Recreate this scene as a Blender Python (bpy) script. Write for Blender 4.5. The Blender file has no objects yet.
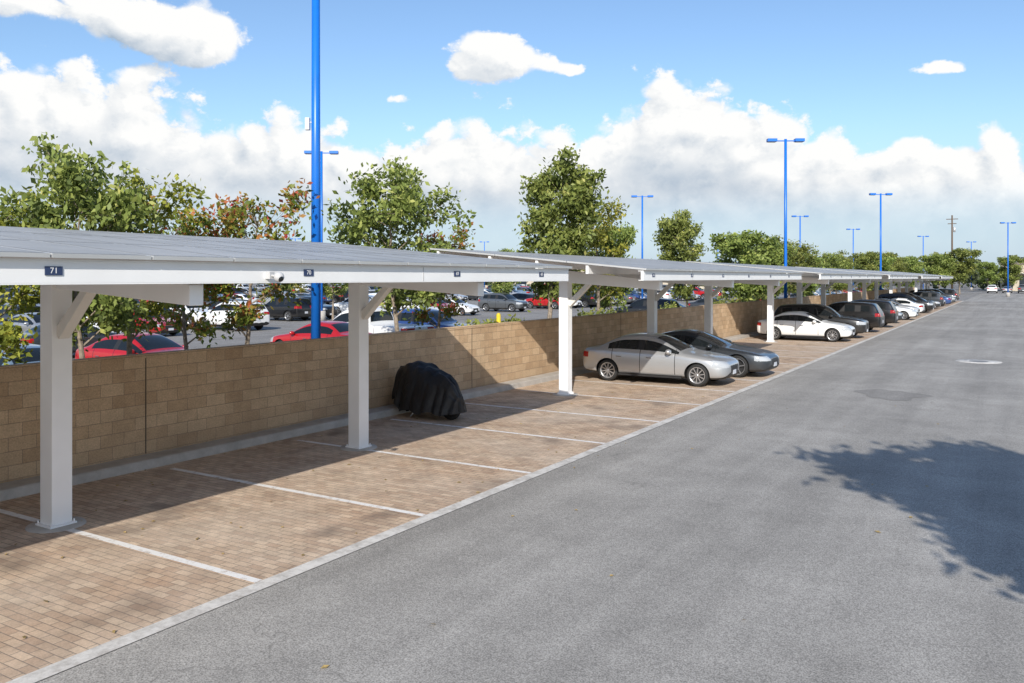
import bpy, bmesh, math, random
import numpy as np
from mathutils import Vector, Matrix, noise as mnoise
random.seed(7); np.random.seed(7)
scene=bpy.context.scene
scene.view_settings.view_transform='Standard'
scene.view_settings.look='None'
scene.view_settings.exposure=0
R=math.radians
H=3.1
SUN=Vector((-0.77,1.60,-1.0))

# ------------------------------------------------------------ helpers
def link(o,parent=None):
    scene.collection.objects.link(o)
    if parent: o.parent=parent
    return o
def empty(name,loc=(0,0,0)):
    e=bpy.data.objects.new(name,None); e.location=loc; e.empty_display_size=.2
    return link(e)
def obj_from_bm(name,bm,mats,parent=None,smooth=False):
    me=bpy.data.meshes.new(name); bm.normal_update(); bm.to_mesh(me); bm.free()
    for m in mats: me.materials.append(m)
    if smooth:
        me.polygons.foreach_set('use_smooth',[True]*len(me.polygons))
        me.set_sharp_from_angle(angle=R(38))
    return link(bpy.data.objects.new(name,me),parent)
def box(bm,c,s,mat=0,rot=None):
    c=Vector(c); hx,hy,hz=s[0]/2,s[1]/2,s[2]/2
    vs=[]
    for z in(-hz,hz):
        for x,y in((-hx,-hy),(hx,-hy),(hx,hy),(-hx,hy)):
            v=Vector((x,y,z))
            if rot: v=rot@v
            vs.append(bm.verts.new(c+v))
    for f in((3,2,1,0),(4,5,6,7),(0,1,5,4),(1,2,6,5),(2,3,7,6),(3,0,4,7)):
        fc=bm.faces.new([vs[i] for i in f]); fc.material_index=mat
def prism(bm,pts,y0,y1,mat=0):
    a=[bm.verts.new((p[0],y0,p[1])) for p in pts]; b=[bm.verts.new((p[0],y1,p[1])) for p in pts]
    n=len(pts)
    fs=[bm.faces.new(a),bm.faces.new(b[::-1])]
    for i in range(n): fs.append(bm.faces.new((a[i],b[i],b[(i+1)%n],a[(i+1)%n])))
    for f in fs: f.material_index=mat
def tube(bm,p0,p1,r0,r1,seg=8,mat=0,cap=True):
    p0=Vector(p0);p1=Vector(p1); d=(p1-p0).normalized()
    u=d.orthogonal().normalized(); w=d.cross(u)
    a=[];b=[]
    for i in range(seg):
        t=2*math.pi*i/seg; k=u*math.cos(t)+w*math.sin(t)
        a.append(bm.verts.new(p0+k*r0)); b.append(bm.verts.new(p1+k*r1))
    for i in range(seg):
        f=bm.faces.new((a[i],a[(i+1)%seg],b[(i+1)%seg],b[i])); f.material_index=mat; f.smooth=True
    if cap:
        f=bm.faces.new(a[::-1]); f.material_index=mat
        f=bm.faces.new(b); f.material_index=mat
def quad(bm,x0,x1,y0,y1,z,mat=0):
    f=bm.faces.new([bm.verts.new(p) for p in((x0,y0,z),(x1,y0,z),(x1,y1,z),(x0,y1,z))]); f.material_index=mat
def revolve(bm,prof,c,seg,mat,axis='y'):
    c=Vector(c); rings=[]
    for r,h in prof:
        ring=[]
        for i in range(seg):
            t=2*math.pi*i/seg
            v=Vector((r*math.cos(t),h,r*math.sin(t))) if axis=='y' else Vector((r*math.cos(t),r*math.sin(t),h))
            ring.append(bm.verts.new(c+v))
        rings.append(ring)
    for a,b in zip(rings,rings[1:]):
        for i in range(seg):
            f=bm.faces.new((a[i],a[(i+1)%seg],b[(i+1)%seg],b[i])); f.material_index=mat; f.smooth=True
    return rings

# ------------------------------------------------------------ materials
class NT:
    def __init__(s,name):
        s.m=bpy.data.materials.new(name); s.m.use_nodes=True; s.t=s.m.node_tree; s.b=s.t.nodes['Principled BSDF']
        s.out=s.t.nodes['Material Output']
    def n(s,ty,**k):
        x=s.t.nodes.new(ty)
        for a,v in k.items(): setattr(x,a,v)
        return x
    def l(s,a,b): s.t.links.new(a,b)
    def math(s,op,a,b=None,c=None):
        x=s.n('ShaderNodeMath',operation=op)
        for i,v in enumerate((a,b,c)):
            if v is None: continue
            if isinstance(v,(int,float)): x.inputs[i].default_value=v
            else: s.l(v,x.inputs[i])
        return x.outputs[0]
    def coord(s,scale=(1,1,1)):
        tc=s.n('ShaderNodeTexCoord')
        if scale==(1,1,1): return tc.outputs['Object']
        mp=s.n('ShaderNodeMapping'); mp.inputs['Scale'].default_value=scale
        s.l(tc.outputs['Object'],mp.inputs['Vector']); return mp.outputs[0]
    def noise(s,vec,scale,detail=3,rough=.55,dist=0):
        x=s.n('ShaderNodeTexNoise'); x.inputs['Scale'].default_value=scale; x.inputs['Detail'].default_value=detail
        x.inputs['Roughness'].default_value=rough; x.inputs['Distortion'].default_value=dist
        s.l(vec,x.inputs['Vector']); return x.outputs['Fac']
    def ramp(s,f,stops):
        x=s.n('ShaderNodeValToRGB'); e=x.color_ramp.elements
        while len(e)<len(stops): e.new(.5)
        for el,(p,c) in zip(e,stops):
            el.position=p; el.color=(c,c,c,1) if isinstance(c,(int,float)) else (*c,1)
        s.l(f,x.inputs[0]); return x.outputs[0]
    def mix(s,f,a,b,mode='MIX'):
        x=s.n('ShaderNodeMix',data_type='RGBA',blend_type=mode)
        for i,v in((0,f),(6,a),(7,b)):
            if isinstance(v,(int,float)): x.inputs[i].default_value=v
            elif isinstance(v,tuple): x.inputs[i].default_value=(*v,1)
            else: s.l(v,x.inputs[i])
        return x.outputs[2]
    def bump(s,h,st=.3,d=.01):
        x=s.n('ShaderNodeBump'); x.inputs['Strength'].default_value=st; x.inputs['Distance'].default_value=d
        s.l(h,x.inputs['Height']); s.l(x.outputs[0],s.b.inputs['Normal'])
    def col(s,c):
        if isinstance(c,tuple): s.b.inputs['Base Color'].default_value=(*c,1)
        else: s.l(c,s.b.inputs['Base Color'])
    def set(s,**k):
        for a,v in k.items(): s.b.inputs[a.replace('_',' ')].default_value=v
        return s.m
def simple(name,c,rough=.5,var=.12,scale=3,**k):
    q=NT(name); v=q.coord(); f=q.noise(v,scale,2,.6)
    q.col(q.mix(q.ramp(f,[(.3,0.),(.7,1.)]),tuple(x*(1-var) for x in c),tuple(min(1,x*(1+var)) for x in c)))
    q.set(Roughness=rough,**k); return q.m

def asphalt(name,base,cracks=True):
    q=NT(name); v=q.coord()
    big=q.noise(v,.16,2,.6); mid=q.noise(v,1.3,3,.65); fine=q.noise(v,70,1,.75)
    grit=q.noise(v,17,3,.85)
    st=q.noise(q.coord((1.1,.05,1)),1.,3,.6)
    c=q.mix(q.ramp(big,[(.3,0.),(.7,1.)]),tuple(x*.86 for x in base),tuple(x*1.12 for x in base))
    c=q.mix(.6,c,q.ramp(mid,[(.25,.78),(.75,1.2)]),'MULTIPLY')
    c=q.mix(.8,c,q.ramp(fine,[(.3,.5),(.7,1.5)]),'MULTIPLY')
    c=q.mix(.55,c,q.ramp(grit,[(.3,.74),(.7,1.24)]),'MULTIPLY')
    c=q.mix(.8,c,q.ramp(st,[(.3,.78),(.7,1.15)]),'MULTIPLY')
    if cracks:
        oil=q.noise(v,.55,2,.5,.3)
        c=q.mix(q.ramp(oil,[(.66,0.),(.76,.3)]),c,tuple(x*.55 for x in base))
        nz=q.n('ShaderNodeTexNoise'); nz.inputs['Scale'].default_value=1.2; nz.inputs['Detail'].default_value=3
        q.l(v,nz.inputs['Vector']); 
        va=q.n('ShaderNodeVectorMath',operation='MULTIPLY_ADD'); q.l(nz.outputs['Color'],va.inputs[0]); va.inputs[1].default_value=(1.6,1.6,0)
        q.l(v,va.inputs[2])
        vo=q.n('ShaderNodeTexVoronoi',feature='DISTANCE_TO_EDGE',voronoi_dimensions='2D'); vo.inputs['Scale'].default_value=.21
        q.l(va.outputs[0],vo.inputs['Vector'])
        cr=q.ramp(vo.outputs['Distance'],[(.0,1.),(.0030,0.)])
        msk=q.ramp(big,[(.44,.12),(.56,.5)])
        f=q.math('MULTIPLY',cr,msk)
        c=q.mix(f,c,tuple(x*.45 for x in base))
    q.col(c); q.set(Roughness=.9)
    q.b.inputs['Specular IOR Level'].default_value=.2
    if cracks: q.bump(fine,.45,.005)
    return q.m
M_asph=asphalt('asphalt_road',(.345,.325,.296))
M_asph2=asphalt('asphalt_lot',(.28,.266,.25),False)

def paver():
    q=NT('brick_pavers'); v=q.coord()
    br=q.n('ShaderNodeTexBrick'); q.l(v,br.inputs['Vector'])
    br.inputs['Scale'].default_value=1; br.inputs['Brick Width'].default_value=.205; br.inputs['Row Height'].default_value=.102
    br.inputs['Mortar Size'].default_value=.006; br.inputs['Mortar Smooth'].default_value=.3; br.inputs['Bias'].default_value=0
    br.inputs['Color1'].default_value=(.62,.465,.325,1); br.inputs['Color2'].default_value=(.45,.305,.205,1); br.inputs['Mortar'].default_value=(.24,.185,.14,1)
    c=br.outputs['Color']
    big=q.noise(v,.5,3,.6)
    c=q.mix(q.ramp(big,[(.38,0.),(.66,.7)]),c,q.mix(.6,c,(.60,.515,.42)))
    mid=q.noise(v,2.2,4,.7)
    c=q.mix(.85,c,q.ramp(mid,[(.25,.68),(.75,1.28)]),'MULTIPLY')
    fine=q.noise(v,60,2,.7)
    c=q.mix(.6,c,q.ramp(fine,[(.25,.7),(.75,1.25)]),'MULTIPLY')
    oil=q.noise(v,.9,2,.55,.3)
    c=q.mix(q.ramp(oil,[(.58,0.),(.73,.6)]),c,(.15,.115,.09))
    q.col(c); q.set(Roughness=.85)
    q.bump(q.math('SUBTRACT',1.,br.outputs['Fac']),.5,.006); return q.m
M_paver=paver()

def blockwall():
    q=NT('concrete_block_wall'); tc=q.n('ShaderNodeTexCoord'); sp=q.n('ShaderNodeSeparateXYZ'); q.l(tc.outputs['Object'],sp.inputs[0])
    cb=q.n('ShaderNodeCombineXYZ'); q.l(sp.outputs[1],cb.inputs[0]); q.l(q.math('ADD',sp.outputs[2],.03),cb.inputs[1]); v=cb.outputs[0]
    br=q.n('ShaderNodeTexBrick'); q.l(v,br.inputs['Vector'])
    br.inputs['Scale'].default_value=1; br.inputs['Brick Width'].default_value=.405; br.inputs['Row Height'].default_value=.203
    br.inputs['Mortar Size'].default_value=.005; br.inputs['Mortar Smooth'].default_value=.4
    br.inputs['Color1'].default_value=(.66,.475,.295,1); br.inputs['Color2'].default_value=(.52,.35,.205,1); br.inputs['Mortar'].default_value=(.34,.25,.17,1)
    c=br.outputs['Color']; big=q.noise(v,.7,3,.6); fine=q.noise(v,40,3,.75); mid=q.noise(v,5,4,.7)
    c=q.mix(.7,c,q.ramp(big,[(.3,.78),(.7,1.15)]),'MULTIPLY')
    c=q.mix(.6,c,q.ramp(mid,[(.25,.75),(.75,1.2)]),'MULTIPLY')
    c=q.mix(.7,c,q.ramp(fine,[(.25,.65),(.75,1.3)]),'MULTIPLY')
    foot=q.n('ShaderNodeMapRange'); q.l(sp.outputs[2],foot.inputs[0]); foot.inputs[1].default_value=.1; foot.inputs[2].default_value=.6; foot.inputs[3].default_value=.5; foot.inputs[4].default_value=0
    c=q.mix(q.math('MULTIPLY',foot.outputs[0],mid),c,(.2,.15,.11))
    q.col(c); q.set(Roughness=.92)
    q.bump(q.math('SUBTRACT',1.,br.outputs['Fac']),.6,.01); return q.m
M_wall=blockwall()
def worn(name,c,c2,lo=.42,hi=.58,sc=9):
    q=NT(name); v=q.coord(); f=q.noise(v,sc,5,.8); g=q.noise(v,1.5,2,.6)
    f=q.math('ADD',f,q.math('MULTIPLY',q.math('SUBTRACT',g,.5),.4))
    q.col(q.mix(q.ramp(f,[(lo,1.),(hi,0.)]),c,c2)); q.set(Roughness=.75); return q.m
M_line=worn('worn_white_paint',(.82,.80,.77),(.50,.42,.35),.34,.49)
M_lotline=worn('lot_white_paint',(.7,.7,.68),(.38,.38,.37))
M_conc=worn('concrete',(.52,.49,.45),(.38,.355,.32),.3,.7,3)
M_ribbon=worn('concrete_ribbon',(.70,.67,.62),(.44,.41,.37),.36,.6,5)
M_white=simple('white_painted_steel',(.88,.875,.86),.45,.03,2)
M_brace=simple('cream_painted_steel',(.74,.71,.65),.5,.05,2)
M_alu=simple('panel_frame_aluminium',(.66,.66,.65),.4,.05,2,Metallic=.4)
def solar():
    q=NT('solar_cells'); v=q.coord()
    dust=q.noise(v,.8,3,.6)
    q.col(q.mix(q.ramp(dust,[(.3,.0),(.7,1.)]),(.34,.335,.32),(.45,.44,.42))); q.set(Roughness=.48); return q.m
M_solar=solar()
M_back=simple('panel_backsheet',(.5,.5,.5),.6)
M_blue=simple('blue_pole_paint',(.010,.16,.62),.35,.06,2)
M_lens=simple('luminaire_lens',(.5,.5,.48),.3)
M_black=simple('black_rubber',(.018,.018,.018),.75,.2,20)
M_trim=simple('black_plastic_trim',(.02,.02,.021),.5,.1,8)
M_rim=simple('alloy_rim',(.55,.55,.56),.3,.05,5,Metallic=.8)
M_sign=simple('navy_sign_plate',(.03,.05,.12),.4)
M_txt=simple('sign_white',(.8,.8,.8),.5)
M_yellow=simple('yellow_paint',(.75,.55,.03),.5)
M_bark=simple('bark',(.26,.21,.16),.9,.35,9)
M_wood=simple('weathered_wood',(.13,.09,.06),.9,.3,5)
M_soil=simple('mulch_soil',(.18,.135,.10),.95,.4,4)
M_grass=simple('grass_ground',(.06,.09,.03),.95,.4,2)
M_stucco=simple('beige_stucco',(.55,.48,.38),.85,.08,1)
M_stucco2=simple('white_stucco',(.66,.65,.62),.85,.06,1)
M_roofd=simple('roof_dark',(.2,.17,.15),.8)
def glassm(name,c,r=.03):
    q=NT(name); v=q.coord(); f=q.noise(v,2,1)
    q.col(q.mix(f,tuple(x*.7 for x in c),tuple(x*1.3 for x in c))); q.set(Roughness=r); return q.m
M_glass=glassm('car_window_glass',(.012,.015,.017))
M_bglass=glassm('building_glass',(.03,.04,.05))
M_head=glassm('headlight_lens',(.42,.44,.46),.08)
M_tail=glassm('taillight_lens',(.35,.01,.01),.1)
M_chrome=simple('chrome',(.6,.6,.6),.12,.02,5,Metallic=1.)
M_plate=simple('licence_plate',(.6,.62,.66),.5)
def carpaint():
    q=NT('car_paint'); oi=q.n('ShaderNodeObjectInfo'); tc=q.n('ShaderNodeTexCoord'); sp=q.n('ShaderNodeSeparateXYZ'); q.l(tc.outputs['Object'],sp.inputs[0])
    x,y,z=sp.outputs
    seam=None
    for x0 in(.78,-.29,-1.18):
        s=q.math('LESS_THAN',q.math('ABSOLUTE',q.math('SUBTRACT',x,x0)),.009)
        seam=s if seam is None else q.math('MAXIMUM',seam,s)
    side=q.math('GREATER_THAN',q.math('ABSOLUTE',y),.70); up=q.math('GREATER_THAN',z,.30)
    seam=q.math('MULTIPLY',q.math('MULTIPLY',seam,side),up)
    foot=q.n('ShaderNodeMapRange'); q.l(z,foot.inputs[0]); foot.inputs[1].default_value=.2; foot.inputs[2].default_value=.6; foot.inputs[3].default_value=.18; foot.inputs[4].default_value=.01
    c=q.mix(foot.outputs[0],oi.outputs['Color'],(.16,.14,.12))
    c=q.mix(seam,c,(.01,.01,.01)); q.col(c)
    q.l(oi.outputs['Alpha'],q.b.inputs['Metallic'])
    q.set(Roughness=.33); q.b.inputs['Coat Weight'].default_value=.6; q.b.inputs['Coat Roughness'].default_value=.04; return q.m
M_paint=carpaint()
def leafmat(name,stops,tr=.3):
    q=NT(name); at=q.n('ShaderNodeAttribute',attribute_name='shade'); oi=q.n('ShaderNodeObjectInfo')
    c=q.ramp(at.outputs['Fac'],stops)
    hs=q.n('ShaderNodeHueSaturation'); q.l(c,hs.inputs['Color'])
    q.l(q.math('ADD',q.math('MULTIPLY',oi.outputs['Random'],.4),.85),hs.inputs['Value'])
    q.l(q.math('ADD',q.math('MULTIPLY',oi.outputs['Random'],.03),.485),hs.inputs['Hue'])
    c=hs.outputs[0]
    q.col(c); q.set(Roughness=.5); q.b.inputs['Specular IOR Level'].default_value=.3
    t=q.n('ShaderNodeBsdfTranslucent'); q.l(c,t.inputs[0]); mx=q.n('ShaderNodeMixShader'); mx.inputs[0].default_value=tr
    q.l(q.b.outputs[0],mx.inputs[1]); q.l(t.outputs[0],mx.inputs[2]); q.l(mx.outputs[0],q.out.inputs[0]); return q.m
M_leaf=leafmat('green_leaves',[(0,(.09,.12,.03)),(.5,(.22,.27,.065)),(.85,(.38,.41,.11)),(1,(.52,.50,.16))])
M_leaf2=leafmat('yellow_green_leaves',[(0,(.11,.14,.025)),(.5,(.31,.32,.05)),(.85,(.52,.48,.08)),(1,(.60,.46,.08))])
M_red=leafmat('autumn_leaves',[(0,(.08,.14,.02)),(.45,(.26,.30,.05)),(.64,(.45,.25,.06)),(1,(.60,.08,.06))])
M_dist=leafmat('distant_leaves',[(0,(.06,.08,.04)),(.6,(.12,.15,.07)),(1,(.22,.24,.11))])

# ------------------------------------------------------------ ground
def sheet(name,rects,z,mat):
    bm=bmesh.new()
    for r in rects: quad(bm,*r,z)
    return obj_from_bm(name,bm,[mat])
sheet('ground',[(-2500,2500,-1500,2500)],0,M_asph2)
sheet('asphalt_road',[(-6.42,3.8,-40,205)],.004,M_asph)
XE=-6.5
sheet('paver_parking_strip',[(-12.1,XE-.08,-40,128)],.006,M_paver)
sheet('road_edge_line',[(XE-.11,XE+.08,-40,128)],.011,M_ribbon)
bm=bmesh.new()
for k in range(-6,44):
    y=5.89+2.76*k; quad(bm,-11.75,XE-.12,y-.05,y+.05,.0105)
obj_from_bm('parking_stall_lines',bm,[M_line])
bm=bmesh.new(); prism(bm,[(-12.5,0),(-12.05,0),(-12.06,.13),(-12.09,.15),(-12.5,.15)],-40,128,0)
obj_from_bm('concrete_curb',bm,[M_conc])
wall=empty('block_wall',(0,0,0))
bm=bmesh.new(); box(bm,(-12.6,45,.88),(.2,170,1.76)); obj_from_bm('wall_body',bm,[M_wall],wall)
bm=bmesh.new(); box(bm,(-12.6,45,1.792),(.225,170,.06)); obj_from_bm('wall_cap',bm,[M_wall],wall)
bm=bmesh.new()
for k in range(-4,13):
    box(bm,(-12.4985,8.7+9.72*k,.96),(.008,.018,1.60))
obj_from_bm('control_joints',bm,[simple('joint_sealant',(.10,.08,.06),.9)],wall)
sheet('planting_strip',[(-19.3,-12.7,-40,190)],.02,M_soil)
bm=bmesh.new(); box(bm,(-19.4,75,.075),(.2,230,.15)); obj_from_bm('lot_curb',bm,[M_conc])
bm=bmesh.new(); box(bm,(3.9,80,.075),(.2,240,.15)); obj_from_bm('road_curb',bm,[M_conc])
sheet('grass_verge',[(4.0,40,-40,200)],.10,M_grass)
bm=bmesh.new(); revolve(bm,[(.0001,.016),(.32,.016)],(-1.3,35.3,0),32,1,'z'); revolve(bm,[(.32,.014),(.75,.014),(.76,.006)],(-1.3,35.3,0),40,0,'z')
obj_from_bm('manhole_cover',bm,[M_ribbon,simple('cast_iron',(.22,.21,.20),.6)])
bm=bmesh.new()
vs=[bm.verts.new((-2.9+math.cos(a)*.8*(1+.25*math.sin(3*a)+.1*math.sin(7*a)),24+math.sin(a)*1.1*(1+.2*math.cos(2*a+1)+.08*math.cos(9*a)),.0085)) for a in [i*math.pi/24 for i in range(48)]]
bm.faces.new(vs)
obj_from_bm('asphalt_patch',bm,[asphalt('asphalt_patch',(.265,.25,.23),False)])
bm=bmesh.new()
ROWS=[-22.3,-40.5,-46,-64.5,-70,-88.5,-94,-112.5,-118,-137]
for X in ROWS:
    for k in range(-4,62):
        y=3.2+2.76*k; quad(bm,X-2.6,X+2.6,y-.05,y+.05,.006)
for a,b in((1,2),(3,4),(5,6),(7,8)):
    xm=(ROWS[a]+ROWS[b])/2; quad(bm,xm-.05,xm+.05,-8,175,.010)
obj_from_bm('parking_lot_markings',bm,[M_lotline])

# ------------------------------------------------------------ carports
XF,XB=-7.35,-13.6; ZF,ZB=3.27,3.86; SL=(ZB-ZF)/(XF-XB)
def zr(x): return ZF+(XF-x)*SL
XC=-10.3
def carport(y0,y1,cols):
    e=empty('solar_carport',(0,0,0))
    bm=bmesh.new()
    n=max(1,round((y1-y0)/1.03)); dy=(y1-y0)/n
    ang=math.atan(SL); rot=Matrix.Rotation(ang,3,'Y')
    length=math.hypot(XF-XB,ZB-ZF); m=3; dx=length/m
    for i in range(n):
        for j in range(m):
            t=(j+.5)/m; x=XF+(XB-XF)*t; z=zr(x)+.03; y=y0+dy*(i+.5)
            box(bm,(x,y,z),(dx-.02,dy-.02,.04),0,rot)
            c=Vector((x,y,z)); hx,hy=(dx-.02)/2-.03,(dy-.02)/2-.025
            for zz,mt,flip in((.0225,1,False),(-.0225,2,True)):
                ps=[c+rot@Vector(p) for p in((-hx,-hy,zz),(hx,-hy,zz),(hx,hy,zz),(-hx,hy,zz))]
                if flip: ps=ps[::-1]
                f=bm.faces.new([bm.verts.new(p) for p in ps]); f.material_index=mt
    obj_from_bm('solar_panels',bm,[M_alu,M_solar,M_back],e)
    bm=bmesh.new()
    ym=(y0+y1)/2; L=y1-y0
    box(bm,(-7.47,ym,3.155),(.06,L-.04,.20)); box(bm,(-7.50,ym,3.047),(.12,L-.05,.014))
    box(bm,(-7.50,ym,3.263),(.13,L-.03,.014))
    obj_from_bm('fascia',bm,[M_white],e)
    bm=bmesh.new()
    yy=y0+3.4
    while yy<y1-1: box(bm,(-7.4375,yy,3.155),(.006,.012,.20)); yy+=6.1
    obj_from_bm('fascia_joints',bm,[M_back],e)
    bm=bmesh.new()
    for x in(-8.9,-10.3,-11.7,-13.35):
        box(bm,(x,ym,zr(x)-.115),(.07,L-.1,.2))
    obj_from_bm('purlins',bm,[M_white],e)
    bg=bmesh.new(); bc=bmesh.new(); bb=bmesh.new(); bf=bmesh.new()
    for y in cols:
        prism(bg,[(-7.62,3.03),(-13.3,zr(-13.3)-.22),(-13.3,zr(-13.3)-.36),(XC,2.98),(-7.62,2.80)],y-.09,y+.09)
        box(bc,(XC,y,1.52),(.26,.26,3.0)); box(bc,(XC,y,.03),(.34,.34,.03))
        for sx in(-.145,.145):
            for sy in(-.145,.145): tube(bc,(XC+sx,y+sy,.03),(XC+sx,y+sy,.08),.012,.012,6)
        a=Vector((XC+.12,0,2.40)); b=Vector((XC+.72,0,2.93)); d=(b-a).normalized(); nn=Vector((-d.z,0,d.x))*.075
        prism(bb,[((a-nn).x,(a-nn).z),((b-nn).x,(b-nn).z+.06),((b+nn).x,(b+nn).z),((a+nn).x,(a+nn).z)],y-.07,y+.07)
        revolve(bf,[(.001,.022),(.33,.022),(.34,.005)],(XC,y,0),28,0,'z')
    for b in(bg,bc): bmesh.ops.recalc_face_normals(b,faces=b.faces[:])
    bmesh.ops.recalc_face_normals(bb,faces=bb.faces[:])
    for b,nm,mt in((bg,'cantilever_girders',M_white),(bc,'steel_columns',M_white),(bb,'knee_braces',M_brace),(bf,'column_footings',M_conc)):
        o=obj_from_bm(nm,b,[mt],e)
        if nm!='column_footings':
            md=o.modifiers.new('bev','BEVEL'); md.width=.008; md.segments=2; md.limit_method='ANGLE'
    return e
PORTS=[(-12,14.3,[-5.3,.3,5.92,11.5]),(18.0,34.4,[19.6,25.7,31.5]),(38.1,57.,[40.9,47.1,53.6]),
       (60.7,79,[63,69.3,75.7]),(82.5,101,[85,91.2,97.6]),(104.5,123,[107,113.2,119.6])]
ports=[carport(*p) for p in PORTS]
def plate(y,s,parent):
    bm=bmesh.new(); box(bm,(-7.434,y,3.165),(.008,.16,.08)); p=obj_from_bm('stall_number_plate',bm,[M_sign],parent)
    cu=bpy.data.curves.new('plate_number','FONT'); cu.body=s; cu.size=.075; cu.align_x='CENTER'; cu.align_y='CENTER'; cu.extrude=.0008
    cu.materials.append(M_txt); t=bpy.data.objects.new('plate_number',cu); link(t,p); t.location=(-7.4285,y,3.165); t.rotation_euler=(R(90),0,R(90))
num=71
for k in range(0,42):
    y=4.25+(3.15*k if k<3 else 2.72*k+.8)
    for pi,(a,b,_) in enumerate(PORTS):
        if a+.3<y<b-.3: plate(y,str(num-k),ports[pi])
e=empty('security_camera'); bm=bmesh.new()
box(bm,(-7.40,6.75,3.13),(.08,.07,.08)); tube(bm,(-7.40,6.75,3.13),(-7.28,6.75,3.12),.015,.015,8)
obj_from_bm('bracket',bm,[M_back],e)
bm=bmesh.new(); bmesh.ops.create_uvsphere(bm,u_segments=16,v_segments=10,radius=.06,matrix=Matrix.Translation((-7.25,6.75,3.11)))
obj_from_bm('camera_housing',bm,[M_back],e,True)
bm=bmesh.new(); bmesh.ops.create_uvsphere(bm,u_segments=16,v_segments=10,radius=.038,matrix=Matrix.Translation((-7.222,6.745,3.095)))
obj_from_bm('camera_lens',bm,[M_glass],e,True)

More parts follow.
